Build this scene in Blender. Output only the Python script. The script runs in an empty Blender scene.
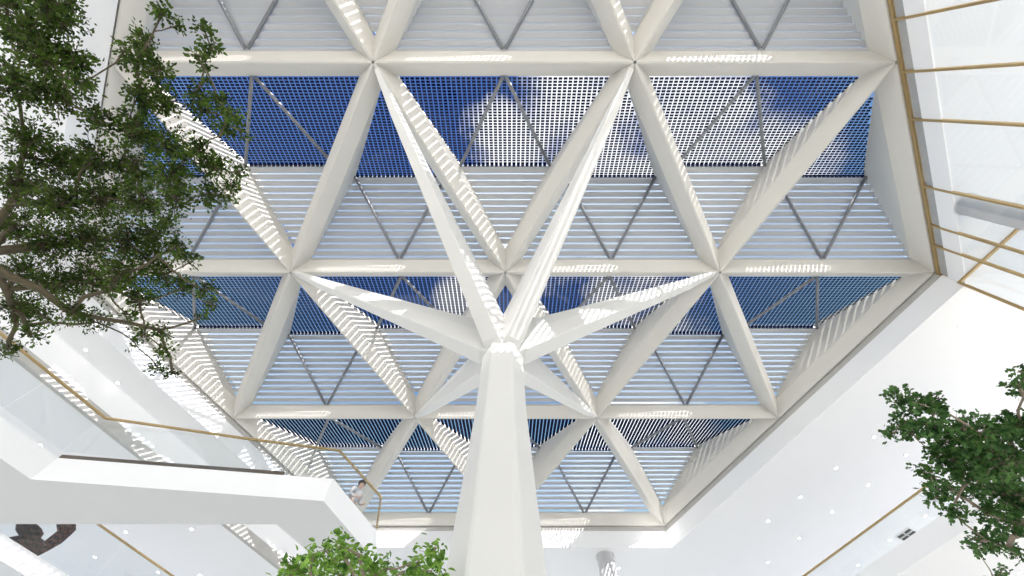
import bpy, bmesh, math, random
from mathutils import Vector, noise
random.seed(7)
S = 10.0            # metres per roof-grid unit
EYE = 1.6
col = bpy.context.scene.collection
F_PX, PITCH, CX = 422.4, math.radians(65.76), 510.5
CO, SI = math.cos(PITCH), math.sin(PITCH)

def W(x, y, z): return Vector((x*S, y*S, z*S+EYE))
def U(u, v, z):                     # survey: where a sight line meets the horizontal plane at grid height z
    a = (u-CX)/F_PX; b = (288-v)/F_PX
    d = Vector((a, CO-b*SI, SI+b*CO))
    return d*(z/d.z)

# ------------------------------------------------------------------ materials
def mat(name, color, rough=.6, metal=0., bump=0., bscale=8., var=0., spec=.5, emit=None, estr=0., trans_leaf=False):
    m = bpy.data.materials.new(name); m.use_nodes = True
    nt = m.node_tree; b = nt.nodes['Principled BSDF']
    b.inputs['Base Color'].default_value = (*color, 1)
    b.inputs['Roughness'].default_value = rough
    b.inputs['Metallic'].default_value = metal
    b.inputs['Specular IOR Level'].default_value = spec
    if var or bump:
        tc = nt.nodes.new('ShaderNodeTexCoord'); nz = nt.nodes.new('ShaderNodeTexNoise')
        nz.inputs['Scale'].default_value = bscale; nz.inputs['Detail'].default_value = 4
        nt.links.new(tc.outputs['Object'], nz.inputs['Vector'])
        if var:
            r = nt.nodes.new('ShaderNodeMix'); r.data_type = 'RGBA'
            r.inputs['A'].default_value = (*[max(0, c*(1-var)) for c in color], 1)
            r.inputs['B'].default_value = (*[min(1, c*(1+var)) for c in color], 1)
            nt.links.new(nz.outputs['Fac'], r.inputs['Factor'])
            nt.links.new(r.outputs['Result'], b.inputs['Base Color'])
        if bump:
            bp = nt.nodes.new('ShaderNodeBump'); bp.inputs['Strength'].default_value = bump
            bp.inputs['Distance'].default_value = .02
            nt.links.new(nz.outputs['Fac'], bp.inputs['Height']); nt.links.new(bp.outputs['Normal'], b.inputs['Normal'])
    if emit:
        b.inputs['Emission Color'].default_value = (*emit, 1); b.inputs['Emission Strength'].default_value = estr
    return m

def glass_mat(name, tint, gloss=.05, milk=0.):
    m = bpy.data.materials.new(name); m.use_nodes = True; nt = m.node_tree
    for n in list(nt.nodes): nt.nodes.remove(n)
    out = nt.nodes.new('ShaderNodeOutputMaterial'); t = nt.nodes.new('ShaderNodeBsdfTransparent')
    t.inputs['Color'].default_value = (*tint, 1)
    g = nt.nodes.new('ShaderNodeBsdfGlossy' if not milk else 'ShaderNodeBsdfTranslucent')
    if not milk: g.inputs['Roughness'].default_value = .03
    g.inputs['Color'].default_value = (.95, .97, 1, 1)
    mx = nt.nodes.new('ShaderNodeMixShader'); mx.inputs[0].default_value = milk or gloss
    nt.links.new(t.outputs[0], mx.inputs[1]); nt.links.new(g.outputs[0], mx.inputs[2]); nt.links.new(mx.outputs[0], out.inputs['Surface'])
    return m

def leaf_mat(name, c1, c2, transl=.35):
    m = bpy.data.materials.new(name); m.use_nodes = True; nt = m.node_tree
    for n in list(nt.nodes): nt.nodes.remove(n)
    out = nt.nodes.new('ShaderNodeOutputMaterial')
    tc = nt.nodes.new('ShaderNodeTexCoord'); nz = nt.nodes.new('ShaderNodeTexNoise'); nz.inputs['Scale'].default_value = 6.5
    nz.inputs['Detail'].default_value = 6
    nt.links.new(tc.outputs['Object'], nz.inputs['Vector'])
    rp = nt.nodes.new('ShaderNodeValToRGB'); rp.color_ramp.elements[0].position = .35; rp.color_ramp.elements[1].position = .65
    rp.color_ramp.elements[0].color = (*c1, 1); rp.color_ramp.elements[1].color = (*c2, 1)
    nt.links.new(nz.outputs['Fac'], rp.inputs['Fac'])
    d = nt.nodes.new('ShaderNodeBsdfDiffuse'); t = nt.nodes.new('ShaderNodeBsdfTranslucent'); mx = nt.nodes.new('ShaderNodeMixShader')
    g = nt.nodes.new('ShaderNodeBsdfGlossy'); g.inputs['Roughness'].default_value = .45; m2 = nt.nodes.new('ShaderNodeMixShader'); m2.inputs[0].default_value = .02
    mx.inputs[0].default_value = transl
    nt.links.new(rp.outputs[0], d.inputs['Color']); nt.links.new(rp.outputs[0], t.inputs['Color'])
    nt.links.new(d.outputs[0], mx.inputs[1]); nt.links.new(t.outputs[0], mx.inputs[2])
    nt.links.new(mx.outputs[0], m2.inputs[1]); nt.links.new(g.outputs[0], m2.inputs[2]); nt.links.new(m2.outputs[0], out.inputs['Surface'])
    return m

M_BEAM = mat('painted_steel', (.66, .64, .595), .55, bump=.25, bscale=1.6, var=.03)
M_COL = mat('column_paint', (.70, .695, .675), .5, bump=.2, bscale=1.2, var=.02)
M_WHITE = mat('white_plaster', (.89, .895, .91), .7, bump=.05, bscale=1, var=.01)
M_GREY = mat('grey_band', (.50, .49, .47), .8, bump=.3, bscale=2, var=.12)
M_FLOOR = mat('pale_floor', (.80, .77, .72), .5, var=.03, bscale=.5)
M_BLADE = mat('louvre_metal', (.54, .55, .57), .45, spec=.4)
M_TUBE = mat('grey_tube', (.26, .27, .29), .4, metal=.2)
M_CELL = glass_mat('dark_solar_cell', (.05, .07, .16), .03)
M_BRASS = mat('brass', (.50, .36, .17), .38, metal=.55, var=.08, bscale=3)
M_DARKBAR = mat('bronze_channel', (.13, .11, .09), .45, metal=.4)
M_PILLAR = mat('pillar_concrete', (.70, .70, .71), .75, bump=.4, bscale=1.5, var=.12)
M_GLASS = glass_mat('clear_glass', (.95, .965, .97), .04)
M_SCREEN = glass_mat('screen_glass', (.92, .935, .95), .05)
M_MILK = glass_mat('milky_roof_glass', (.90, .95, 1.0), milk=.5)
M_LAMP = mat('lamp_lens', (1, 1, 1), .3, emit=(1, .98, .95), estr=9)
M_RING = mat('lamp_trim', (.85, .85, .86), .4)
M_VENT = mat('vent_black', (.03, .03, .035), .5)
M_BARK = mat('bark', (.12, .10, .06), .9, bump=.8, bscale=14, var=.25)
M_BARK2 = mat('pale_bark', (.30, .24, .18), .9, bump=.6, bscale=14, var=.2)
M_LEAF_A = leaf_mat('leaf_dark', (.018, .042, .006), (.11, .19, .025), .3)
M_LEAF_B = leaf_mat('leaf_mid', (.022, .070, .018), (.11, .23, .06), .25)
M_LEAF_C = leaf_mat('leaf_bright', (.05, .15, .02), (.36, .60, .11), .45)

# ------------------------------------------------------------------ helpers
def tag(o, label=None, cat=None, group=None, kind=None):
    if label: o['label'] = label
    if cat: o['category'] = cat
    if group: o['group'] = group
    if kind: o['kind'] = kind
    return o
def empty(name, loc):
    o = bpy.data.objects.new(name, None); o.location = loc; o.empty_display_size = .3; col.objects.link(o); return o
class MB:
    def __init__(s): s.v = []; s.f = []
    def poly(s, pts, faces):
        n = len(s.v); s.v += [tuple(p) for p in pts]; s.f += [tuple(i+n for i in f) for f in faces]; return s
    def prism(s, bot, top):             # two matching rings
        n = len(bot)
        return s.poly(list(bot)+list(top), [tuple(range(n-1, -1, -1)), tuple(range(n, 2*n))] + [(i, (i+1) % n, n+(i+1) % n, n+i) for i in range(n)])
    def box(s, c, h):
        c = Vector(c); x, y, z = h
        b = [c+Vector(q) for q in ((-x, -y, -z), (x, -y, -z), (x, y, -z), (-x, y, -z))]
        return s.prism(b, [q+Vector((0, 0, 2*z)) for q in b])
    def bar(s, a, b, w, h, up=Vector((0, 0, 1))):   # rectangular bar a->b
        a = Vector(a); b = Vector(b); d = (b-a).normalized()
        r = d.cross(up)
        if r.length < 1e-4: r = d.cross(Vector((0, 1, 0)))
        r.normalize(); u = r.cross(d).normalized(); r = r*w/2; u = u*h/2
        ra = [a-r-u, a+r-u, a+r+u, a-r+u]
        return s.prism(ra, [q+(b-a) for q in ra])
    def tube(s, pts, rad, n=8):
        pts = [Vector(p) for p in pts]; base = len(s.v); prev = None
        for i, p in enumerate(pts):
            d = (pts[min(i+1, len(pts)-1)]-pts[max(i-1, 0)]).normalized()
            x = prev-d*prev.dot(d) if prev is not None else d.orthogonal()
            if x.length < 1e-5: x = d.orthogonal()
            x.normalize(); prev = x; y = d.cross(x); r = rad[i] if hasattr(rad, '__len__') else rad
            s.v += [tuple(p+(x*math.cos(t)+y*math.sin(t))*r) for t in [2*math.pi*k/n for k in range(n)]]
        for i in range(len(pts)-1):
            for k in range(n):
                a = base+i*n+k; b = base+i*n+(k+1) % n
                s.f.append((a, b, b+n, a+n))
        s.f.append(tuple(base+k for k in range(n-1, -1, -1))); s.f.append(tuple(base+(len(pts)-1)*n+k for k in range(n)))
        return s
    def mesh(s, name, m):
        me = bpy.data.meshes.new(name); me.from_pydata(s.v, [], s.f); me.materials.append(m); me.update()
        if len(s.f) < 60000 and name not in ('foliage',):
            bm = bmesh.new(); bm.from_mesh(me); bmesh.ops.recalc_face_normals(bm, faces=bm.faces); bm.to_mesh(me); bm.free()
        return me
    def build(s, name, m, parent=None, smooth=False, bevel=0., loc=None):
        if parent is not None:
            o0 = parent; off = Vector((0, 0, 0))
            while o0 is not None: off += o0.location; o0 = o0.parent
        else:
            off = Vector(loc) if loc is not None else (sum((Vector(v) for v in s.v), Vector())/len(s.v))
        s.v = [tuple(Vector(v)-off) for v in s.v]
        me = s.mesh(name, m)
        if smooth: me.shade_smooth()
        o = bpy.data.objects.new(name, me); col.objects.link(o)
        if parent is not None: o.parent = parent
        else: o.location = off
        if bevel:
            b = o.modifiers.new('edge', 'BEVEL'); b.width = bevel; b.segments = 2; b.limit_method = 'ANGLE'
        return o

# ------------------------------------------------------------------ grid of the roof
HK = 1.824; X0 = -.025; Y0 = .742; RW = .8660254
def node(row, i):                      # row -2..2, i counts across; x position
    n = 5-abs(row); return Vector(((X0-(n-1)/2+i)*S, (Y0+row*RW)*S, HK*S+EYE))
W2, HT, RH = .45, .60, 2.25            # beam half width, flange height, ridge height above keel

def beam(a, b, slanted):
    d = (b-a); L = d.length; d = d/L; r = Vector((d.y, -d.x, 0)); up = Vector((0, 0, 1))
    m = MB(); k = .035
    def P(t, s, h): return tuple(a+d*t+r*s+up*h)
    if not slanted:
        sec = [(-k, 0), (k, 0), (W2, HT), (W2-.06, HT+.06), (-W2+.06, HT+.06), (-W2, HT)]
        m.prism([P(0, s, h) for s, h in sec], [P(L, s, h) for s, h in sec])
    else:
        e = .62                       # where the rising flank starts
        st = [(0, HT), (e, HT), (L*.472, RH+.06), (L*.542, RH+.22), (L-e, HT+.06), (L, HT+.02)]
        rings = []
        for t, h in st:
            rings.append([P(t, -k, 0), P(t, k, 0), P(t, W2, HT), P(t, W2, max(h, HT+.01)), P(t, -W2, max(h, HT+.01)), P(t, -W2, HT)])
        n = 6; fs = [tuple(range(n-1, -1, -1)), tuple(range(n*(len(st)-1), n*len(st)))]
        for j in range(len(st)-1):
            for i in range(n): fs.append((j*n+i, j*n+(i+1) % n, (j+1)*n+(i+1) % n, (j+1)*n+i))
        m.poly([p for q in rings for p in q], fs)
    return m
frame = tag(empty('roof_frame', node(0, 2)+Vector((0, 0, .3))), 'pale grey steel roof frame of triangular beams forming a hexagonal skylight over the atrium', 'roof frame')
def edge_beam(a, b, sl): beam(a, b, sl).build('beam', M_BEAM, frame)
for row in range(-2, 3):
    for i in range(5-abs(row)):
        c = node(row, i); q = [Vector((math.cos(math.radians(60*k+30)), math.sin(math.radians(60*k+30)), 0)) for k in range(6)]
        MB().prism([c+v*.075+Vector((0, 0, .001)) for v in q], [c+v*.62+Vector((0, 0, HT*.92)) for v in q]).build('node_joint', M_BEAM, frame)
for row in range(-2, 3):
    n = 5-abs(row)
    for i in range(n-1): edge_beam(node(row, i), node(row, i+1), False)
for row in range(-2, 2):
    n, n2 = 5-abs(row), 5-abs(row+1)
    for i in range(n):
        for j in range(n2):
            if abs(node(row, i).x-node(row+1, j).x) < S*.6: edge_beam(node(row, i), node(row+1, j), True)

# ------------------------------------------------------------------ skylight bays
TAN = math.tan(math.radians(30)); SIDE = W2/math.cos(math.radians(30))+.005; BAND = RW*S
def hw(y, up): return (y if up else BAND-y)*TAN-SIDE
def gz(y, ridge_y, ridge_z):
    y0 = W2
    if y < ridge_y: return HT+(y-y0)/(ridge_y-y0)*(ridge_z-HT)
    return HT+(BAND-y0-y)/(BAND-y0-ridge_y)*(ridge_z-HT)
def make_bay(up):
    # local frame: origin at keel level on the near row line, x centred on the triangle
    ry, rz = (4.66, 2.40) if up else (4.12, 2.15)
    g = MB(); PX, PY = .205, .116
    y = (W2+.04 if not up else 1.0)
    while y+PY < ry-.02:
        h = min(hw(y, up), hw(y+.07, up))
        nmax = int(h/PX)+1
        for i in range(-nmax, nmax+1):
            x = i*PX
            if abs(x)-.06 > h: continue
            za, zb = gz(y, ry, rz), gz(y+.087, ry, rz)
            a = [(x-.077, y, za), (x+.077, y, za), (x+.077, y+.087, zb), (x-.077, y+.087, zb)]
            g.prism(a, [(p[0], p[1], p[2]+.02) for p in a])
        y += PY
    # thicker ridge row of cells
    h = hw(ry, up)-.05
    nr = int(h/PX)
    for i in range(-nr, nr+1):
        g.box((i*PX, ry-.01, rz-.03), (.07, .06, .05))
    cells = g.mesh('solar_grid', M_CELL)
    b = MB(); y = ry+.10; bw = .245
    while y+bw < BAND-W2+.30:
        ya, yb = y, y+bw; z = gz(y+.14, ry, rz)-.02
        ha, hb = hw(min(ya, BAND-W2), up)+.01, hw(min(yb, BAND-W2), up)+.01
        if hb < .05 and not up: break
        q = [(-ha, ya, z), (ha, ya, z), (hb, yb, z), (-hb, yb, z)]
        b.prism(q, [(p[0], p[1], p[2]+.03) for p in q])
        y += .28
    h = hw(ry, up)
    q = [(-h, ry+.02, rz-.06), (h, ry+.02, rz-.06), (h, ry+.1, rz-.06), (-h, ry+.1, rz-.06)]
    b.prism(q, [(p[0], p[1], p[2]+.14) for p in q])
    blades = b.mesh('louvre_bank', M_BLADE)
    s = MB(); yend = BAND-W2 if up else BAND-1.0
    h2 = max(hw(yend, up), .03)
    q = [(-h, ry, rz+.22), (h, ry, rz+.22), (h2, yend, gz(yend, ry, rz)+.22), (-h2, yend, gz(yend, ry, rz)+.22)]
    s.prism(q, [(p[0], p[1], p[2]+.02) for p in q])
    sheet = s.mesh('glass_sheet', M_MILK)
    tubes = []
    for sg in (-1, 1):
        t = MB(); r = .074
        if up: t.tube([(sg*.06, BAND-W2-.05, HT-.06), (sg*(hw(ry, True)-.02), ry, rz-.14)], r)
        else: t.tube([(sg*.06, W2+.02, HT-.04), (sg*(hw(ry, False)-.02), ry, rz-.14)], r)
        me = t.mesh('tie_tube', M_TUBE); me.shade_smooth(); tubes.append(me)
    return [('solar_grid', cells), ('louvre_bank', blades), ('glass_sheet', sheet)]+[('tie_tube', t) for t in tubes]
BAYS = {True: make_bay(True), False: make_bay(False)}
ORD = ['first', 'second', 'third', 'fourth', 'fifth', 'sixth', 'seventh']
BANDN = ['topmost band cut by the photo edge', 'large band above the branch fork', 'band beside the branch fork', 'lowest and smallest band']
for row in range(-2, 2):
    n, n2 = 5-abs(row), 5-abs(row+1)
    cells = []
    for i in range(n-1): cells.append(((node(row, i).x+node(row, i+1).x)/2, False))
    for j in range(n2-1): cells.append(((node(row+1, j).x+node(row+1, j+1).x)/2, True))
    # keep only whole triangles
    xs = [node(row, i).x for i in range(n)]; xs2 = [node(row+1, j).x for j in range(n2)]
    cells = [c for c in cells if (c[1] and any(abs(c[0]-x) < .1 for x in xs)) or (not c[1] and any(abs(c[0]-x) < .1 for x in xs2))]
    cells.sort()
    for k, (x, up) in enumerate(cells):
        e = empty('skylight_bay', (x, node(row, 0).y, node(0, 0).z))
        tag(e, '%s skylight bay, %s from the left, %s' % ('up-pointing' if up else 'down-pointing', ORD[k], BANDN[row+2]), 'skylight', 'triangular skylight bays')
        for nm, me in BAYS[up]:
            o = bpy.data.objects.new(nm, me); o.parent = e; col.objects.link(o)

# ------------------------------------------------------------------ tree column
cc = Vector((X0*S, Y0*S, 0))
trunk_top = 1.335*S+EYE
column = tag(empty('branching_column', cc), 'tall white tapering column whose six branches spread up to the roof beams', 'column')
m = MB()
def hexring(R, z, rot=0): return [Vector((cc.x+R*math.cos(math.radians(60*k+rot)), cc.y+R*math.sin(math.radians(60*k+rot)), z)) for k in range(6)]
zs = [(0, 1.12), (6.1, .885), (8.4, .77), (10.4, .675), (12.6, .65), (13.5, .62), (14.3, .50), (15.1, .22)]
rings = [hexring(R, z) for z, R in zs]
fs = [tuple(range(5, -1, -1)), tuple(range(6*(len(zs)-1), 6*len(zs)))]
for j in range(len(zs)-1):
    for i in range(6): fs.append((j*6+i, j*6+(i+1) % 6, (j+1)*6+(i+1) % 6, (j+1)*6+i))
m.poly([p for r in rings for p in r], fs)
m.build('trunk', M_COL, column, bevel=.06)
for k in range(6):
    a = math.radians(60*k); d = Vector((math.cos(a), math.sin(a), 0)); r = Vector((-d.y, d.x, 0))
    m = MB()
    secs = []   # (dist from axis, zmid, half width, half depth)
    zt = HK*S+EYE
    zh = 1.21*S+EYE
    for t, z, w, h in ((.05, zh-.30, .38, .90), (.75, zh+.05, .36, .92), (2.6, zh+1.26, .32, .70), (5.4, zh+3.10, .26, .46), (8.0, zh+4.80, .19, .27), (9.75, zt-.04, .11, .11)):
        c = cc+d*t+Vector((0, 0, z)); secs.append([c-r*w*.8-Vector((0, 0, h)), c+r*w*.8-Vector((0, 0, h)), c+r*w+Vector((0, 0, h*.1)), c+r*w*.8+Vector((0, 0, h)), c-r*w*.8+Vector((0, 0, h)), c-r*w+Vector((0, 0, h*.1))])
    n = 6; fs = [tuple(range(n-1, -1, -1)), tuple(range(n*(len(secs)-1), n*len(secs)))]
    for j in range(len(secs)-1):
        for i in range(n): fs.append((j*n+i, j*n+(i+1) % n, (j+1)*n+(i+1) % n, (j+1)*n+i))
    m.poly([p for q in secs for p in q], fs)
    m.build('branch', M_COL, column, bevel=.03)

# ------------------------------------------------------------------ setting: ceilings, fascias, floor, walls
def hexpt(R, k, z): return Vector((X0*S+R*S*math.cos(math.radians(60*k)), Y0*S+R*S*math.sin(math.radians(60*k)), z*S+EYE))
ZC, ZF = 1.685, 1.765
RI = 2.008
def side_slab(name, k, r0, r1, z0, z1, m, t0=0., t1=1., **kw):
    # slab on hexagon side k (between corners k and k+1), from circumradius r0 to r1
    a0, b0 = hexpt(r0, k, z0), hexpt(r0, k+1, z0); a1, b1 = hexpt(r1, k, z0), hexpt(r1, k+1, z0)
    q = [a0, b0, b1, a1]; up = Vector((0, 0, (z1-z0)*S))
    q = [a0.lerp(b0, t0), a0.lerp(b0, t1), a1.lerp(b1, t1), a1.lerp(b1, t0)]
    return tag(MB().prism(q, [p+up for p in q]).build(name, m), kind='structure', **kw)
AP = 1/RW
m = MB()
for k in range(6):
    r1 = 5.0 if k != 2 else 1.925*AP
    ra, rb = (r1, r1) if k in (0, 1, 2) else {3: (5.0, 8.0), 4: (8.0, 8.0), 5: (8.0, 5.0)}[k]  # near-side ceiling stretched out of view to keep low sun off the floor
    q = [hexpt(RI, k, ZC), hexpt(RI, k+1, ZC), hexpt(rb, k+1, ZC), hexpt(ra, k, ZC)]
    m.prism(q, [p+Vector((0, 0, .4)) for p in q])
# ceiling wedges that close the ends of the narrower left strip
for k, j in ((2, 1), (3, 3)):
    q = [hexpt(1.925*AP, k, ZC), hexpt(5.0, k, ZC), hexpt(5.0, k, ZC)+(hexpt(5.0, j, ZC)-hexpt(5.0, k, ZC))*.02, hexpt(1.925*AP, k, ZC)+Vector((0, .05, 0))]
    m.prism(q, [p+Vector((0, 0, .4)) for p in q])
tag(m.build('ceiling', M_WHITE), kind='structure')
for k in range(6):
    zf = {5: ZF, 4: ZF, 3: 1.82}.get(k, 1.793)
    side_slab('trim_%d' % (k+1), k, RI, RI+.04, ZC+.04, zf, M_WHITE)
    side_slab('trim_%d' % (k+7), k, RI+.006, RI+.05, zf, 1.93, M_GREY)  # darker grey band above the white fascia
# left: wall dropping to the lower ceiling of the side storey
ZL = 1.505
side_slab('wall_left', 2, 1.915*AP, 1.935*AP, 1.56, ZC+.03, M_WHITE, -.25, 1.25)
side_slab('trim_13', 2, 1.913*AP, 1.935*AP, ZL, 1.56, M_GREY, -.25, 1.25)  # darker grey band along the foot of the wall
side_slab('ceiling.001', 2, 1.936*AP, 4.6, ZL, ZL+.03, M_WHITE, -.25, 1.25)
MB().box((0, 8, -.15), (62, 62, .15)).build('floor', M_FLOOR)['kind'] = 'structure'

# ------------------------------------------------------------------ galleries
def offset_rail(pts, z, name, m, parent, w=.07, h=.05):
    b = MB()
    for a, c in zip(pts, pts[1:]): b.bar(W(a[0], a[1], z), W(c[0], c[1], z), w, h)
    return b.build(name, m, parent)
def panes(pts, z0, z1, parent, step=1.5):
    for a, c in zip(pts, pts[1:]):
        A, C = W(a[0], a[1], 0), W(c[0], c[1], 0); L = (C-A).length; n = max(1, round(L/step))
        for i in range(n):
            p = A.lerp(C, i/n+.006/ L*2); q = A.lerp(C, (i+1)/n-.006/L*2)
            p.z = q.z = (z0+z1)/2*S+EYE
            MB().bar(p, q, .02, (z1-z0)*S).build('glass_pane', M_GLASS, parent)
# upper left gallery with the lookout
rail_l = [(-1.524, .117), (-1.124, .81), (-.742, .886), (-.494, .930), (-.398, 1.119), (-.43, 1.26)]
g1 = tag(empty('gallery', W(-1.0, .95, .75)), 'white gallery with pointed lookout end and brass handrail, left of the column', 'gallery')
top = [(-1.58, .145), (-1.165, .845), (-.468, .920), (-.383, 1.12), (-.405, 1.36), (-.605, 1.006), (-1.9, 1.003)]
m = MB().prism([W(x, y, .745) for x, y in top], [W(x, y, .812) for x, y in top]); m.build('slab', M_WHITE, g1)
offset_rail(rail_l, .92, 'handrail', M_BRASS, g1, .055, .05)
inner = [(-1.545, .127), (-1.145, .822), (-.475, .930), (-.396, 1.119), (-.425, 1.26)]
panes(inner, .812, .918, g1, 1.6)
offset_rail([(-1.165, .848), (-.60, .908)], .818, 'base_channel', M_DARKBAR, g1, .06, .10)
# lower left gallery far away, seen past the slab
def ap_pt(ap, along, side):       # point at apothem ap on a hexagon side, along its direction
    ang = math.radians(60*side+30); n = Vector((math.cos(ang), math.sin(ang))); t = Vector((-n.y, n.x))
    return (X0+n.x*ap+t.x*along, Y0+n.y*ap+t.y*along)
g2 = tag(empty('gallery', W(*ap_pt(2.1, 0, 2), 1.13)), 'storey slab with brass handrail below the left white ceiling, cut by the left photo edge', 'gallery')
sl = [ap_pt(2.09, -1.2, 2), ap_pt(3.2, -1.2, 2), ap_pt(3.2, .55, 2), ap_pt(2.09, .55, 2)]
MB().prism([W(x, y, 1.04) for x, y in sl], [W(x, y, 1.105) for x, y in sl]).build('slab', M_WHITE, g2)
e2 = [ap_pt(2.095, -1.2, 2), ap_pt(2.095, .55, 2)]
offset_rail(e2, 1.30, 'handrail', M_BRASS, g2, .09, .06); panes(e2, 1.105, 1.297, g2, 2.2)
# right gallery
g3 = tag(empty('gallery', W(*ap_pt(1.94, 0, 0), 1.12)), 'white storey slab with a long brass handrail crossing the white ceiling at lower right', 'gallery')
sl = [ap_pt(1.945, -1.0, 0), ap_pt(3.4, -1.0, 0), ap_pt(3.4, 1.1, 0), ap_pt(1.945, 1.1, 0)]
MB().prism([W(x, y, 1.11) for x, y in sl], [W(x, y, 1.19) for x, y in sl]).build('slab', M_WHITE, g3)
e3 = [ap_pt(1.95, -.28, 0), ap_pt(1.95, 1.1, 0)]
offset_rail(e3, 1.30, 'handrail', M_BRASS, g3, .08, .06); panes(e3, 1.19, 1.297, g3, 2.0)

# ------------------------------------------------------------------ brass framed glass screen, right
sc_ = tag(empty('glass_screen', W(1.975, .742, .9)), 'tall brass framed glass screen hanging below the right edge of the skylight', 'glass screen')
def scr(t, z, off=0.): return W(1.985-.5*t+off*.866, .742-.866*t-off*.5, z)
MB().bar(scr(1.9, 1.815), scr(-.01, 1.815), .10, .14).build('top_rail', M_BRASS, sc_)
ts = [-.005, .160, .268, .462, .768, .962, 1.158, 1.45, 1.75]
for t in ts: MB().bar(scr(t, .25), scr(t, 1.81), .09, .10, Vector((.866, -.5, 0))).build('mullion', M_BRASS, sc_)
for a, b in zip(ts, ts[1:]):
    MB().bar(scr(a+.006, 1.03, .004), scr(b-.006, 1.03, .004), .02, 15.5).build('glass_pane', M_SCREEN, sc_)
g4 = tag(empty('glass_partition', W(2.0, .64, .9)), 'dark brass framed partition behind the screen, its top bar slanting up to the right', 'glass partition')
def prt(t, z): return W(1.943+.5*t, .735-.866*t, z)
MB().bar(prt(0, 1.68), prt(1.3, 1.68), .10, .09).build('top_rail', M_BRASS, g4)
for t in (0.005, .115): MB().bar(prt(t, .25), prt(t, 1.68), .09, .10, Vector((.5, -.866, 0))).build('mullion', M_BRASS, g4)
MB().bar(prt(.125, .98), prt(1.3, .98), .02, 14).build('glass_pane', M_SCREEN, g4)

# ------------------------------------------------------------------ round pillars
def pillar(u, v, r, label, zb=0.):
    p = U(u, v, ZC); c = Vector((p.x*S, p.y*S, 0))
    e = tag(empty('round_pillar', c), label, 'pillar')
    MB().tube([(c.x, c.y, zb), (c.x, c.y, ZC*S+EYE)], r, 40).build('shaft', M_PILLAR, e, smooth=False)
    for f in e.children[0].data.polygons: f.use_smooth = len(f.vertices) == 4
    MB().tube([(c.x, c.y, ZC*S+EYE-.04), (c.x, c.y, ZC*S+EYE-.001)], r+.05, 40).build('collar', M_PILLAR, e)
pillar(605, 556, .52, 'round grey concrete pillar meeting the white ceiling right of the branching column')
pillar(966, 204, .42, 'round grey concrete pillar seen through the glass screen')

# ------------------------------------------------------------------ downlights
dl_ring = MB(); n = 20; prof = [(.075, 0), (.125, 0), (.125, .014), (.075, .014)]
for i in range(n):
    for r, z in prof: dl_ring.v.append((r*math.cos(2*math.pi*i/n), r*math.sin(2*math.pi*i/n), -z))
for i in range(n):
    for j in range(4):
        a = i*4+j; b = i*4+(j+1) % 4; c = ((i+1) % n)*4+(j+1) % 4; d = ((i+1) % n)*4+j; dl_ring.f.append((a, b, c, d))
ring_me = dl_ring.mesh('trim_ring', M_RING)
lens_me = MB().tube([(0, 0, -.001), (0, 0, -.010)], .075, 20).mesh('lens', M_LAMP)
def downlight(u, v, z, label, sc=1.05):
    p = U(u, v, z); e = tag(empty('downlight', W(p.x, p.y, z)), label, 'downlight', 'recessed ceiling downlights'); e.scale = (sc, sc, 1)
    for nm, me in (('trim_ring', ring_me), ('lens', lens_me)):
        o = bpy.data.objects.new(nm, me); o.parent = e; col.objects.link(o)
DL = [(874, 437, 'row nearest the skylight at lower right, uppermost beside the right tree'), (836, 468, 'row nearest the skylight at lower right, second from its upper end'),
      (800, 497, 'row nearest the skylight at lower right, third from its upper end'), (768, 521, 'row nearest the skylight at lower right, fourth from its upper end'),
      (906, 455, 'second row at lower right, touching the tree foliage'), (868, 485, 'second row at lower right, second from the tree'),
      (832, 512, 'second row at lower right, third from the tree'), (799, 538, 'second row at lower right, fourth from the tree'), (768, 562, 'second row at lower right, lowest one'),
      (925, 516, 'seen through the right balustrade, above and right of the black vent'), (890, 540, 'seen through the right balustrade, just left of the black vent'),
      (858, 565, 'seen through the right balustrade, lowest of its three'), (960, 327, 'high on the right white ceiling below the screen corner'),
      (993, 389, 'on the right white ceiling just above the tree crown'), (948, 424, 'at the upper edge of the right tree crown'), (619, 568, 'right of the round grey pillar at the bottom'),
      (86, 350, 'upper one in the narrow left ceiling strip'), (118, 383, 'lower one in the narrow left ceiling strip')]
for u, v, t in DL: downlight(u, v, ZC-.0002, 'downlight, '+t)
for u, v, t in [(41, 445, 'above the left gallery corner on the lower ceiling'), (126, 532, 'just right of the brass rail below the gallery slab'), (95, 557, 'left of the brass rail below the gallery slab'),
                (192, 529, 'far right under the gallery slab beside the grey wall'), (158, 572, 'bottom edge left of the brass rail end'), (200, 575, 'bottom edge right of the brass rail end')]:
    downlight(u, v, ZL-.0002, 'downlight, '+t)
for u, v, t in [(983, 557, 'under the right gallery slab left of the lowest leaves'), (1019, 573, 'under the right gallery slab at the bottom right corner')]:
    downlight(u, v, 1.1098, 'small glowing downlight, '+t, 1.0)
# glowing white dome on the corner of the skylight reveal
p = U(658, 541, ZC); e = W(p.x, p.y, ZC)
d = MB(); rr = []
for j in range(7):
    a = math.pi/2*j/6; R = max(.42*math.cos(a), .01)
    for i in range(20): d.v.append((e.x+R*math.cos(2*math.pi*i/20), e.y-.12+R*math.sin(2*math.pi*i/20), e.z-.02-.22*math.sin(a)))
for j in range(6):
    for i in range(20): d.f.append((j*20+i, j*20+(i+1) % 20, (j+1)*20+(i+1) % 20, (j+1)*20+i))
d.f.append(tuple(range(19, -1, -1))); d.f.append(tuple(range(120, 140)))
dome = tag(d.build('ceiling_dome', M_LAMP, smooth=True), 'glowing white dome on the ceiling edge at the lower right skylight corner', 'lamp')
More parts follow.
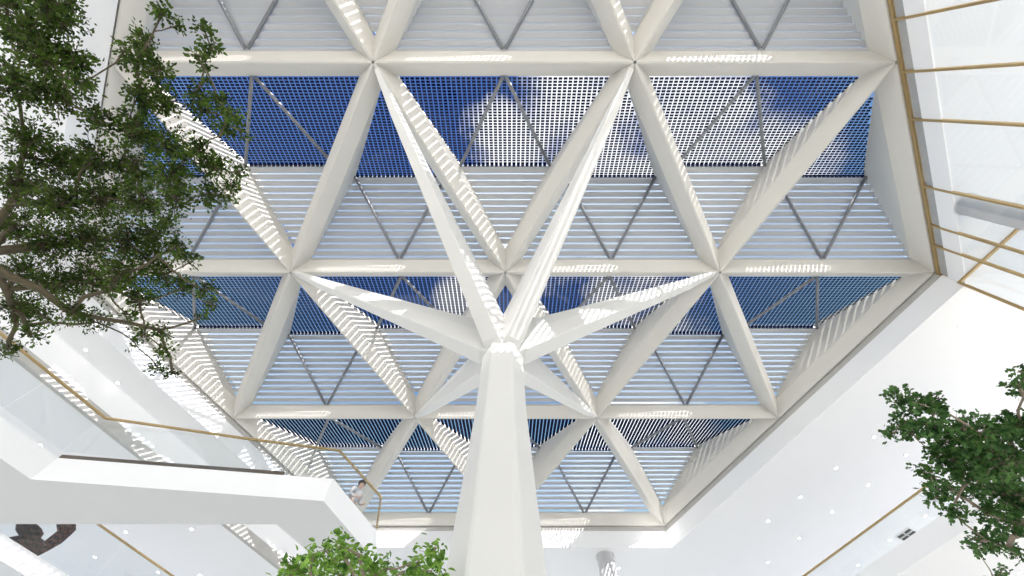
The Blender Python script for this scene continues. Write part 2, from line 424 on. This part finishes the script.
# vent
p = U(906, 534, ZC); q = W(p.x, p.y, ZC)
v = tag(empty('ceiling_vent', q), 'black square ceiling vent with a cross bar, seen through the lower right balustrade', 'vent')
ux = Vector((-.5, .866, 0)); uy = Vector((.866, .5, 0))
b = MB()
for s in (-1, 1):
    b.bar(q+uy*s*.36-ux*.45-Vector((0, 0, .03)), q+uy*s*.36+ux*.45-Vector((0, 0, .03)), .03, .05); b.bar(q+ux*s*.45-uy*.36-Vector((0, 0, .03)), q+ux*s*.45+uy*.36-Vector((0, 0, .03)), .03, .05)
b.bar(q-ux*.45-Vector((0, 0, .035)), q+ux*.45-Vector((0, 0, .035)), .05, .05); b.bar(q-uy*.36-Vector((0, 0, .035)), q+uy*.36-Vector((0, 0, .035)), .05, .05)
b.build('vent_frame', M_PILLAR, v)
b = MB(); b.bar(q-ux*.45-Vector((0, 0, .01)), q+ux*.45-Vector((0, 0, .01)), .72, .015)
for i in range(-4, 5): b.bar(q-ux*.43+uy*i*.08-Vector((0, 0, .03)), q+ux*.43+uy*i*.08-Vector((0, 0, .03)), .03, .02)
b.build('grille', M_VENT, v)

# ------------------------------------------------------------------ dark curved artwork behind the lower left balustrade
M_ART = bpy.data.materials.new('woven_dark_panel'); M_ART.use_nodes = True
nt = M_ART.node_tree; bs = nt.nodes['Principled BSDF']; bs.inputs['Roughness'].default_value = .7
tc = nt.nodes.new('ShaderNodeTexCoord'); ck = nt.nodes.new('ShaderNodeTexChecker'); ck.inputs['Scale'].default_value = 9
ck.inputs['Color1'].default_value = (.02, .02, .022, 1)
sx = nt.nodes.new('ShaderNodeSeparateXYZ'); mr = nt.nodes.new('ShaderNodeMapRange'); cr = nt.nodes.new('ShaderNodeMix'); cr.data_type = 'RGBA'
cr.inputs['A'].default_value = (.07, .08, .05, 1); cr.inputs['B'].default_value = (.13, .045, .04, 1)
mr.inputs['From Min'].default_value = -1.2; mr.inputs['From Max'].default_value = .8
nt.links.new(tc.outputs['Object'], sx.inputs[0]); nt.links.new(sx.outputs['X'], mr.inputs[0]); nt.links.new(mr.outputs[0], cr.inputs['Factor'])
nt.links.new(cr.outputs['Result'], ck.inputs['Color2']); nt.links.new(tc.outputs['Object'], ck.inputs['Vector']); nt.links.new(ck.outputs['Color'], bs.inputs['Base Color'])
def on_plane(u, v, ap):            # sight line meets vertical plane at apothem ap on the lower left side
    d = U(u, v, 1.); ang = math.radians(150); n = Vector((math.cos(ang), math.sin(ang)))
    k = (ap+n.x*X0+n.y*Y0)/(d.x*n.x+d.y*n.y); return W(d.x*k, d.y*k, d.z*k)
shape = [(10, 537), (38, 556), (48, 551), (62, 543), (72, 534), (76, 530), (76, 517), (57, 517), (59, 530), (45, 541), (41, 538), (44, 534), (42, 529), (38, 525), (32, 521), (28, 517), (18, 517), (17, 529), (21, 535)]
nn = Vector((math.cos(math.radians(150)), math.sin(math.radians(150)), 0))*.12
q = [on_plane(u, v, 2.16) for u, v in shape]
for p in q: p.z = max(p.z, 1.106*S+EYE)
tag(MB().prism(q, [p+nn for p in q]).build('hanging_artwork', M_ART), 'dark woven curved artwork behind the lower left balustrade, partly hidden by the gallery slab', 'artwork')

# ------------------------------------------------------------------ person on the lookout
pp = W(-.490, 1.135, .813)
M_SKIN = mat('skin', (.55, .36, .27), .6); M_HAIR = mat('hair', (.03, .022, .018), .7); M_JACK = mat('light_jacket', (.36, .36, .37), .8); M_TROU = mat('dark_trousers', (.08, .09, .11), .8); M_VEST = mat('grey_shirt', (.18, .20, .19), .8)
face = Vector((.90, -.43, 0)).normalized(); side = Vector((-face.y, face.x, 0))
def pl(f, s, z): return face*f+side*s+Vector((0, 0, z))
per = tag(empty('person', pp), 'small person with dark hair and light jacket standing at the gallery lookout rail', 'person')
def skin(name, chain, edges, m, sub=2):
    me = bpy.data.meshes.new(name); me.from_pydata([tuple(c[0]) for c in chain], edges, []); me.materials.append(m)
    o = bpy.data.objects.new(name, me); col.objects.link(o); o.parent = per
    md = o.modifiers.new('skin', 'SKIN'); md.use_smooth_shade = True
    lay = me.skin_vertices[0] if me.skin_vertices else None
    if lay is None:
        bpy.context.view_layer.objects.active = o; lay = me.skin_vertices[0]
    for i, c in enumerate(chain):
        r = c[1]; lay.data[i].radius = r if isinstance(r, tuple) else (r, r); lay.data[i].use_root = (i == 0)
    sb = o.modifiers.new('sub', 'SUBSURF'); sb.levels = sb.render_levels = sub
    return o
# body: pelvis, chest, neck, head ; arms with hands; legs
ch = [(pl(0, 0, .93), .13), (pl(.03, 0, 1.15), .12), (pl(.09, 0, 1.38), .13), (pl(.13, 0, 1.47), .052), (pl(.16, 0, 1.55), .07), (pl(.18, 0, 1.64), .085), (pl(.18, 0, 1.70), .06)]
ed = [(0, 1), (1, 2), (2, 3), (3, 4), (4, 5), (5, 6)]
for s in (-1, 1):
    b0 = len(ch); ch += [(pl(.10, s*.18, 1.38), .055), (pl(.10, s*.25, 1.12), .045), (pl(.28, s*.20, .98), .034), (pl(.35, s*.18, .97), .036)]
    ed += [(2, b0), (b0, b0+1), (b0+1, b0+2), (b0+2, b0+3)]
    f0 = len(ch)
    for k in range(4): ch.append((pl(.43-.006*abs(k-1.5), s*(.145+.022*k), .955), .010)); ed.append((b0+3, f0+k))
    ch.append((pl(.38, s*.135, .985), .011)); ed.append((b0+3, f0+4))
    l0 = len(ch); ch += [(pl(0, s*.09, .86), .085), (pl(.03, s*.10, .48), .058), (pl(-.01, s*.10, .09), .042), (pl(.14, s*.11, .035), .034)]
    ed += [(0, l0), (l0, l0+1), (l0+1, l0+2), (l0+2, l0+3)]
skin('body', ch, ed, M_SKIN)
ch = [(pl(0, 0, .92), .15), (pl(.03, 0, 1.15), .14), (pl(.09, 0, 1.37), .145), (pl(.12, 0, 1.44), .075)]; ed = [(0, 1), (1, 2), (2, 3)]
for s in (-1, 1):
    b0 = len(ch); ch += [(pl(.10, s*.18, 1.38), .072), (pl(.10, s*.25, 1.12), .062), (pl(.26, s*.20, .99), .048)]; ed += [(2, b0), (b0, b0+1), (b0+1, b0+2)]
skin('jacket', ch, ed, M_JACK)
ch = [(pl(0, 0, .93), .145)]; ed = []
for s in (-1, 1):
    b0 = len(ch); ch += [(pl(0, s*.09, .82), .10), (pl(.03, s*.10, .48), .072), (pl(-.01, s*.10, .10), .06)]; ed += [(0, b0), (b0, b0+1), (b0+1, b0+2)]
skin('trousers', ch, ed, M_TROU)
for s in (-1, 1): skin('shoe', [(pl(-.04, s*.10, .045), .045), (pl(.08, s*.105, .042), .045), (pl(.19, s*.11, .035), .035)], [(0, 1), (1, 2)], M_HAIR)
h = MB()
for j in range(7):
    th = math.pi*.62*j/6
    for i in range(14):
        a = 2*math.pi*i/14; R = .112*math.sin(th)+.004
        h.v.append(tuple(pp+pl(.165+R*math.cos(a)*1.05-.012, R*math.sin(a), 1.655+.115*math.cos(th))))
for j in range(6):
    for i in range(14): h.f.append((j*14+i, j*14+(i+1) % 14, (j+1)*14+(i+1) % 14, (j+1)*14+i))
h.f.append(tuple(range(13, -1, -1))); h.f.append(tuple(range(84, 98)))
h.build('hair', M_HAIR, per, smooth=True)

# ------------------------------------------------------------------ trees
def make_tree(name, label, base, trunk_pts, trunk_r, blobs, zc, zspread, nleaf, leaf_len, mleaf, mbark, seed, lobed=False, droop=0., twigs=3):
    rnd = random.Random(seed)
    t = tag(empty(name, base), label, 'tree')
    wood = MB(); leaves = MB()
    wood.tube(trunk_pts, trunk_r, 10)
    tp = Vector(trunk_pts[-1]); tr = trunk_r[-1]
    nodes = [(tp, tr)]
    cl = []
    for b in blobs:
        u, v, r = b[:3]; z = zc+rnd.uniform(-1, 1)*zspread if len(b) < 4 else b[3]
        p = U(u, v, z); P = W(p.x, p.y, z); dep = (P-Vector((0, 0, EYE)))
        depth = dep.y*CO+dep.z*SI
        cl.append((P, r*depth/F_PX, b))
    cl.sort(key=lambda c: (c[0]-tp).length)
    for P, R, b in cl:
        # branch from the nearest already-grown node that is closer to the trunk
        best = min(nodes, key=lambda n: (n[0]-P).length+.55*(n[0]-tp).length)
        q, r0 = best; L = (P-q).length
        mid = [q.lerp(P, s)+Vector((rnd.uniform(-1, 1), rnd.uniform(-1, 1), rnd.uniform(-.3, 1)))*L*.07 for s in (.33, .66)]
        r1 = max(r0*.62, .012)
        wood.tube([q, mid[0], mid[1], P], [r0*.8, r0*.72, (r0*.7+r1)/2, r1], 6)
        nodes.append((mid[1], (r0*.7+r1)/2)); nodes.append((P, r1))
        n = max(6, int(nleaf*b[2]**2/1000.*(b[4] if len(b) > 4 else 1)))
        # twigs, then leaves strung along them
        ntw = max(3, int(n/ (9 if not lobed else 7)))
        for k in range(ntw):
            dv = Vector((rnd.gauss(0, 1), rnd.gauss(0, 1), rnd.gauss(0, .8)))
            dv.normalize(); tip = P+dv*R*rnd.uniform(.35, 1.12); s0 = P+dv*R*.1+Vector((rnd.gauss(0, .12), rnd.gauss(0, .12), rnd.gauss(0, .12)))*R
            md = s0.lerp(tip, .55)+Vector((rnd.uniform(-1, 1), rnd.uniform(-1, 1), rnd.uniform(0, 1)))*R*.12
            wood.tube([s0, md, tip], [.006, .004, .002], 4)
            cnt = int(n/ntw)+1
            for j in range(cnt):
                s = rnd.uniform(.25, 1.05); p = (s0.lerp(md, s*2) if s < .5 else md.lerp(tip, (s-.5)*2))
                p = p+Vector((rnd.gauss(0, 1), rnd.gauss(0, 1), rnd.gauss(0, 1)))*leaf_len*.55
                ax = (dv+Vector((rnd.gauss(0, .9), rnd.gauss(0, .9), rnd.gauss(0, .5)-droop))).normalized()
                nrm = Vector((rnd.gauss(0, .55), rnd.gauss(0, .55), 1)); si = ax.cross(nrm)
                if si.length < .05: continue
                si.normalize(); nrm = si.cross(ax)
                L_ = leaf_len*rnd.uniform(.65, 1.2); w = L_*(.27 if not lobed else .42)
                if lobed:
                    pts = [p, p+ax*L_*.25+si*w*1.1, p+ax*L_*.42+si*w*.45, p+ax*L_*.75+si*w*.75, p+ax*L_, p+ax*L_*.75-si*w*.75, p+ax*L_*.42-si*w*.45, p+ax*L_*.25-si*w*1.1]
                    pts[4] = pts[4]-nrm*L_*.12
                    leaves.poly(pts, [(0, 1, 2, 6, 7), (2, 3, 4, 5, 6)])
                else:
                    pts = [p, p+ax*L_*.35+si*w+nrm*w*.3, p+ax*L_*.7+si*w*.75+nrm*w*.2, p+ax*L_-nrm*L_*.1, p+ax*L_*.7-si*w*.75+nrm*w*.2, p+ax*L_*.35-si*w+nrm*w*.3]
                    leaves.poly(pts, [(0, 1, 2, 3), (0, 3, 4, 5)])
    wood.build('trunk', mbark, t, smooth=True)
    lf = leaves.build('foliage', mleaf, t); lf['kind'] = 'stuff'
    return t
blobsA = [(25, 35, 34), (60, 20, 26), (75, 60, 26), (15, 85, 34), (55, 95, 32), (40, 60, 28), (80, 85, 16), (8, 10, 26), (45, 5, 24), (68, 3, 12),
          (145, 42, 20), (135, 62, 17), (155, 70, 22), (140, 95, 24), (160, 100, 20), (125, 50, 9), (162, 14, 11), (178, 26, 9), (155, 5, 8),
          (203, 28, 11), (212, 48, 13), (196, 55, 9), (205, 68, 8), (198, 92, 16), (218, 100, 12), (232, 112, 13), (205, 112, 14), (225, 125, 13), (243, 132, 8), (237, 118, 10),
          (25, 140, 34), (60, 165, 36), (100, 120, 22), (95, 160, 30), (135, 130, 28), (130, 165, 32), (165, 145, 28), (170, 175, 26), (200, 150, 20), (215, 170, 20), (232, 185, 13), (240, 172, 10),
          (20, 185, 36), (60, 205, 36), (100, 200, 34), (140, 200, 30), (175, 200, 22), (205, 195, 20), (230, 195, 12), (15, 225, 34), (50, 245, 36), (90, 240, 36), (125, 240, 32), (155, 235, 26),
          (165, 222, 16), (175, 248, 18), (190, 262, 12), (150, 262, 26), (20, 275, 34), (55, 285, 32), (90, 280, 32), (120, 275, 30), (165, 275, 22), (182, 288, 15), (140, 300, 20), (205, 290, 12), (212, 305, 11), (200, 318, 8),
          (70, 312, 22), (95, 322, 18), (15, 310, 26), (30, 335, 16), (8, 350, 16), (45, 318, 14), (128, 315, 14), (145, 335, 12), (160, 330, 13), (165, 350, 13), (158, 368, 13), (172, 372, 9), (132, 340, 8), (25, 310, 20)]
bA = Vector((-8.2, 1.2, 0))
make_tree('indoor_tree', 'large dark green small-leaved tree filling the upper left, in front of the skylight', bA,
          [bA, bA+Vector((.15, .1, 2.2)), bA+Vector((.1, .35, 4.4)), bA+Vector((.5, .5, 6.0))], [.22, .19, .16, .11], [(u, v, q*.86) for u, v, q in blobsA], .60, .055, 950, .056, M_LEAF_A, M_BARK, 3)
blobsB = [(902, 398, 12), (915, 410, 14), (928, 402, 12), (900, 425, 11), (893, 434, 7), (912, 432, 13), (932, 425, 13), (936, 410, 9), (948, 440, 16), (935, 455, 12), (965, 430, 18), (985, 432, 18), (1005, 430, 18), (1022, 425, 16),
          (955, 462, 18), (978, 458, 22), (1000, 460, 24), (1020, 465, 24), (970, 480, 16), (990, 490, 22), (1012, 495, 24), (930, 475, 10), (922, 472, 8), (938, 492, 10), (950, 488, 9), (933, 499, 8), (952, 508, 9), (958, 516, 7),
          (985, 512, 13), (1005, 520, 16), (1022, 515, 16), (1018, 385, 9), (1021, 372, 7), (1023, 394, 7), (978, 540, 10), (990, 545, 13), (1008, 548, 11), (975, 550, 8), (1000, 534, 9), (1000, 572, 9), (994, 578, 7), (1018, 555, 7)]
bB = Vector((9.6, 6.4, 0))
make_tree('indoor_tree', 'mid green lobed-leaf tree at the lower right in front of the white ceiling', bB,
          [bB, bB+Vector((-.1, -.1, 2.2)), bB+Vector((-.3, -.2, 4.4)), bB+Vector((-.7, -.5, 5.6))], [.2, .16, .13, .09], blobsB, .50, .05, 620, .09, M_LEAF_B, M_BARK2, 5, lobed=True)
blobsC = [(290, 566, 12), (300, 562, 12), (312, 548, 11), (325, 541, 12), (338, 538, 10), (345, 550, 14), (325, 560, 15), (305, 575, 14), (345, 570, 18), (365, 558, 12), (358, 545, 8), (375, 568, 14), (392, 575, 14), (385, 560, 8),
          (405, 562, 10), (415, 555, 11), (428, 545, 10), (438, 538, 9), (432, 562, 13), (415, 572, 14), (296, 572, 8)]
bC = Vector((-2.2, 6.9, 0))
make_tree('indoor_tree', 'sunlit bright green tree top at the bottom edge left of the column', bC,
          [bC, bC+Vector((.05, 0, 1.5)), bC+Vector((0, 0, 3.0)), bC+Vector((.05, -.1, 4.6))], [.1, .09, .07, .05], [(u, v+9, q*1.05) for u, v, q in blobsC], .405, .035, 330, .115, M_LEAF_C, M_BARK2, 9)

# ------------------------------------------------------------------ sky and sun
w = bpy.data.worlds.new('sky'); bpy.context.scene.world = w; w.use_nodes = True; nt = w.node_tree
for n_ in list(nt.nodes): nt.nodes.remove(n_)
L = nt.links.new; N = nt.nodes.new
out = N('ShaderNodeOutputWorld'); bg = N('ShaderNodeBackground'); tc = N('ShaderNodeTexCoord'); sep = N('ShaderNodeSeparateXYZ')
L(tc.outputs['Generated'], sep.inputs[0])
ramp = N('ShaderNodeValToRGB'); L(sep.outputs['Z'], ramp.inputs['Fac'])
cr = ramp.color_ramp; cr.elements[0].position = 0.0; cr.elements[0].color = (1, 1, 1, 1)
cr.elements[1].position = 1.0; cr.elements[1].color = (.075, .17, .52, 1)
for pos, c in ((.30, (.80, .90, 1.0)), (.50, (.55, .80, .95)), (.68, (.30, .54, .80)), (.85, (.11, .23, .60))):
    e = cr.elements.new(pos); e.color = (*c, 1)
def math_(op, a, b=None, clamp=False):
    n = N('ShaderNodeMath'); n.operation = op; n.use_clamp = clamp
    for i, x in enumerate((a, b)):
        if x is None: continue
        if isinstance(x, (int, float)): n.inputs[i].default_value = x
        else: L(x, n.inputs[i])
    return n.outputs[0]
nz = N('ShaderNodeTexNoise'); nz.inputs['Scale'].default_value = 3.2; nz.inputs['Detail'].default_value = 9; nz.inputs['Roughness'].default_value = .62
L(tc.outputs['Generated'], nz.inputs['Vector'])
clouds = [((600, 130), 13), ((680, 150), 11), ((540, 215), 12), ((480, 225), 8), ((650, 220), 14), ((760, 170), 7), ((460, 300), 4.5), ((660, 330), 8), ((640, 400), 7), ((655, 300), 10), ((610, 300), 5), ((600, 432), 4), ((690, 435), 5), ((600, 480), 5), ((740, 330), 2), ((500, 140), 6), ((600, 210), 10)]
acc = None
for (u, v_), rad in clouds:
    d = U(u, v_, 1.).normalized()
    vm = N('ShaderNodeVectorMath'); vm.operation = 'DOT_PRODUCT'; L(tc.outputs['Generated'], vm.inputs[0]); vm.inputs[1].default_value = d
    # 1 at centre, 0 at radius rad degrees
    k = 1/(1-math.cos(math.radians(rad)))
    o_ = math_('SUBTRACT', 1.0, math_('MULTIPLY', math_('SUBTRACT', 1.0, vm.outputs['Value']), k))
    acc = o_ if acc is None else math_('MAXIMUM', acc, o_)
acc = math_('MAXIMUM', acc, -.6)
cm = math_('ADD', math_('MULTIPLY', acc, .8), math_('MULTIPLY', math_('SUBTRACT', nz.outputs['Fac'], .5), 3.6))
mr = N('ShaderNodeMapRange'); mr.interpolation_type = 'SMOOTHSTEP'; mr.inputs['From Min'].default_value = .05; mr.inputs['From Max'].default_value = .75; L(cm, mr.inputs['Value'])
mix = N('ShaderNodeMix'); mix.data_type = 'RGBA'; L(mr.outputs[0], mix.inputs['Factor']); L(ramp.outputs['Color'], mix.inputs['A']); mix.inputs['B'].default_value = (1.25, 1.27, 1.3, 1)
# low sky, out of view, boosted as added fill light for the interior
hz = N('ShaderNodeMapRange'); L(sep.outputs['Z'], hz.inputs['Value']); hz.inputs['From Min'].default_value = .05; hz.inputs['From Max'].default_value = .45; hz.inputs['To Min'].default_value = 2.75; hz.inputs['To Max'].default_value = 1.0
L(mix.outputs['Result'], bg.inputs['Color']); L(hz.outputs[0], bg.inputs['Strength']); L(bg.outputs[0], out.inputs['Surface'])
sun = bpy.data.lights.new('sun', 'SUN'); sun.energy = 12.0; sun.angle = math.radians(.3); sun.color = (1, .96, .90)
so = bpy.data.objects.new('sun', sun); so.location = (20, -40, 40); col.objects.link(so)
so.rotation_euler = Vector((-.42, 1, -.515)).to_track_quat('-Z', 'Y').to_euler()

# ------------------------------------------------------------------ camera
cam = bpy.data.cameras.new('camera'); co = bpy.data.objects.new('camera', cam); col.objects.link(co)
co.location = (0, 0, EYE); co.rotation_euler = (math.pi/2+PITCH, 0, 0)
cam.sensor_width = 36; cam.lens = 36*F_PX/1024; cam.shift_x = 1.5/1024; cam.clip_end = 500
sn = bpy.context.scene; sn.camera = co
sn.view_settings.view_transform = 'Standard'; sn.view_settings.look = 'None'; sn.view_settings.gamma = 1; sn.view_settings.exposure = 0.0
sn.view_settings.use_curve_mapping = False
sn.cycles.max_bounces = 10; sn.cycles.diffuse_bounces = 5; sn.cycles.transparent_max_bounces = 16
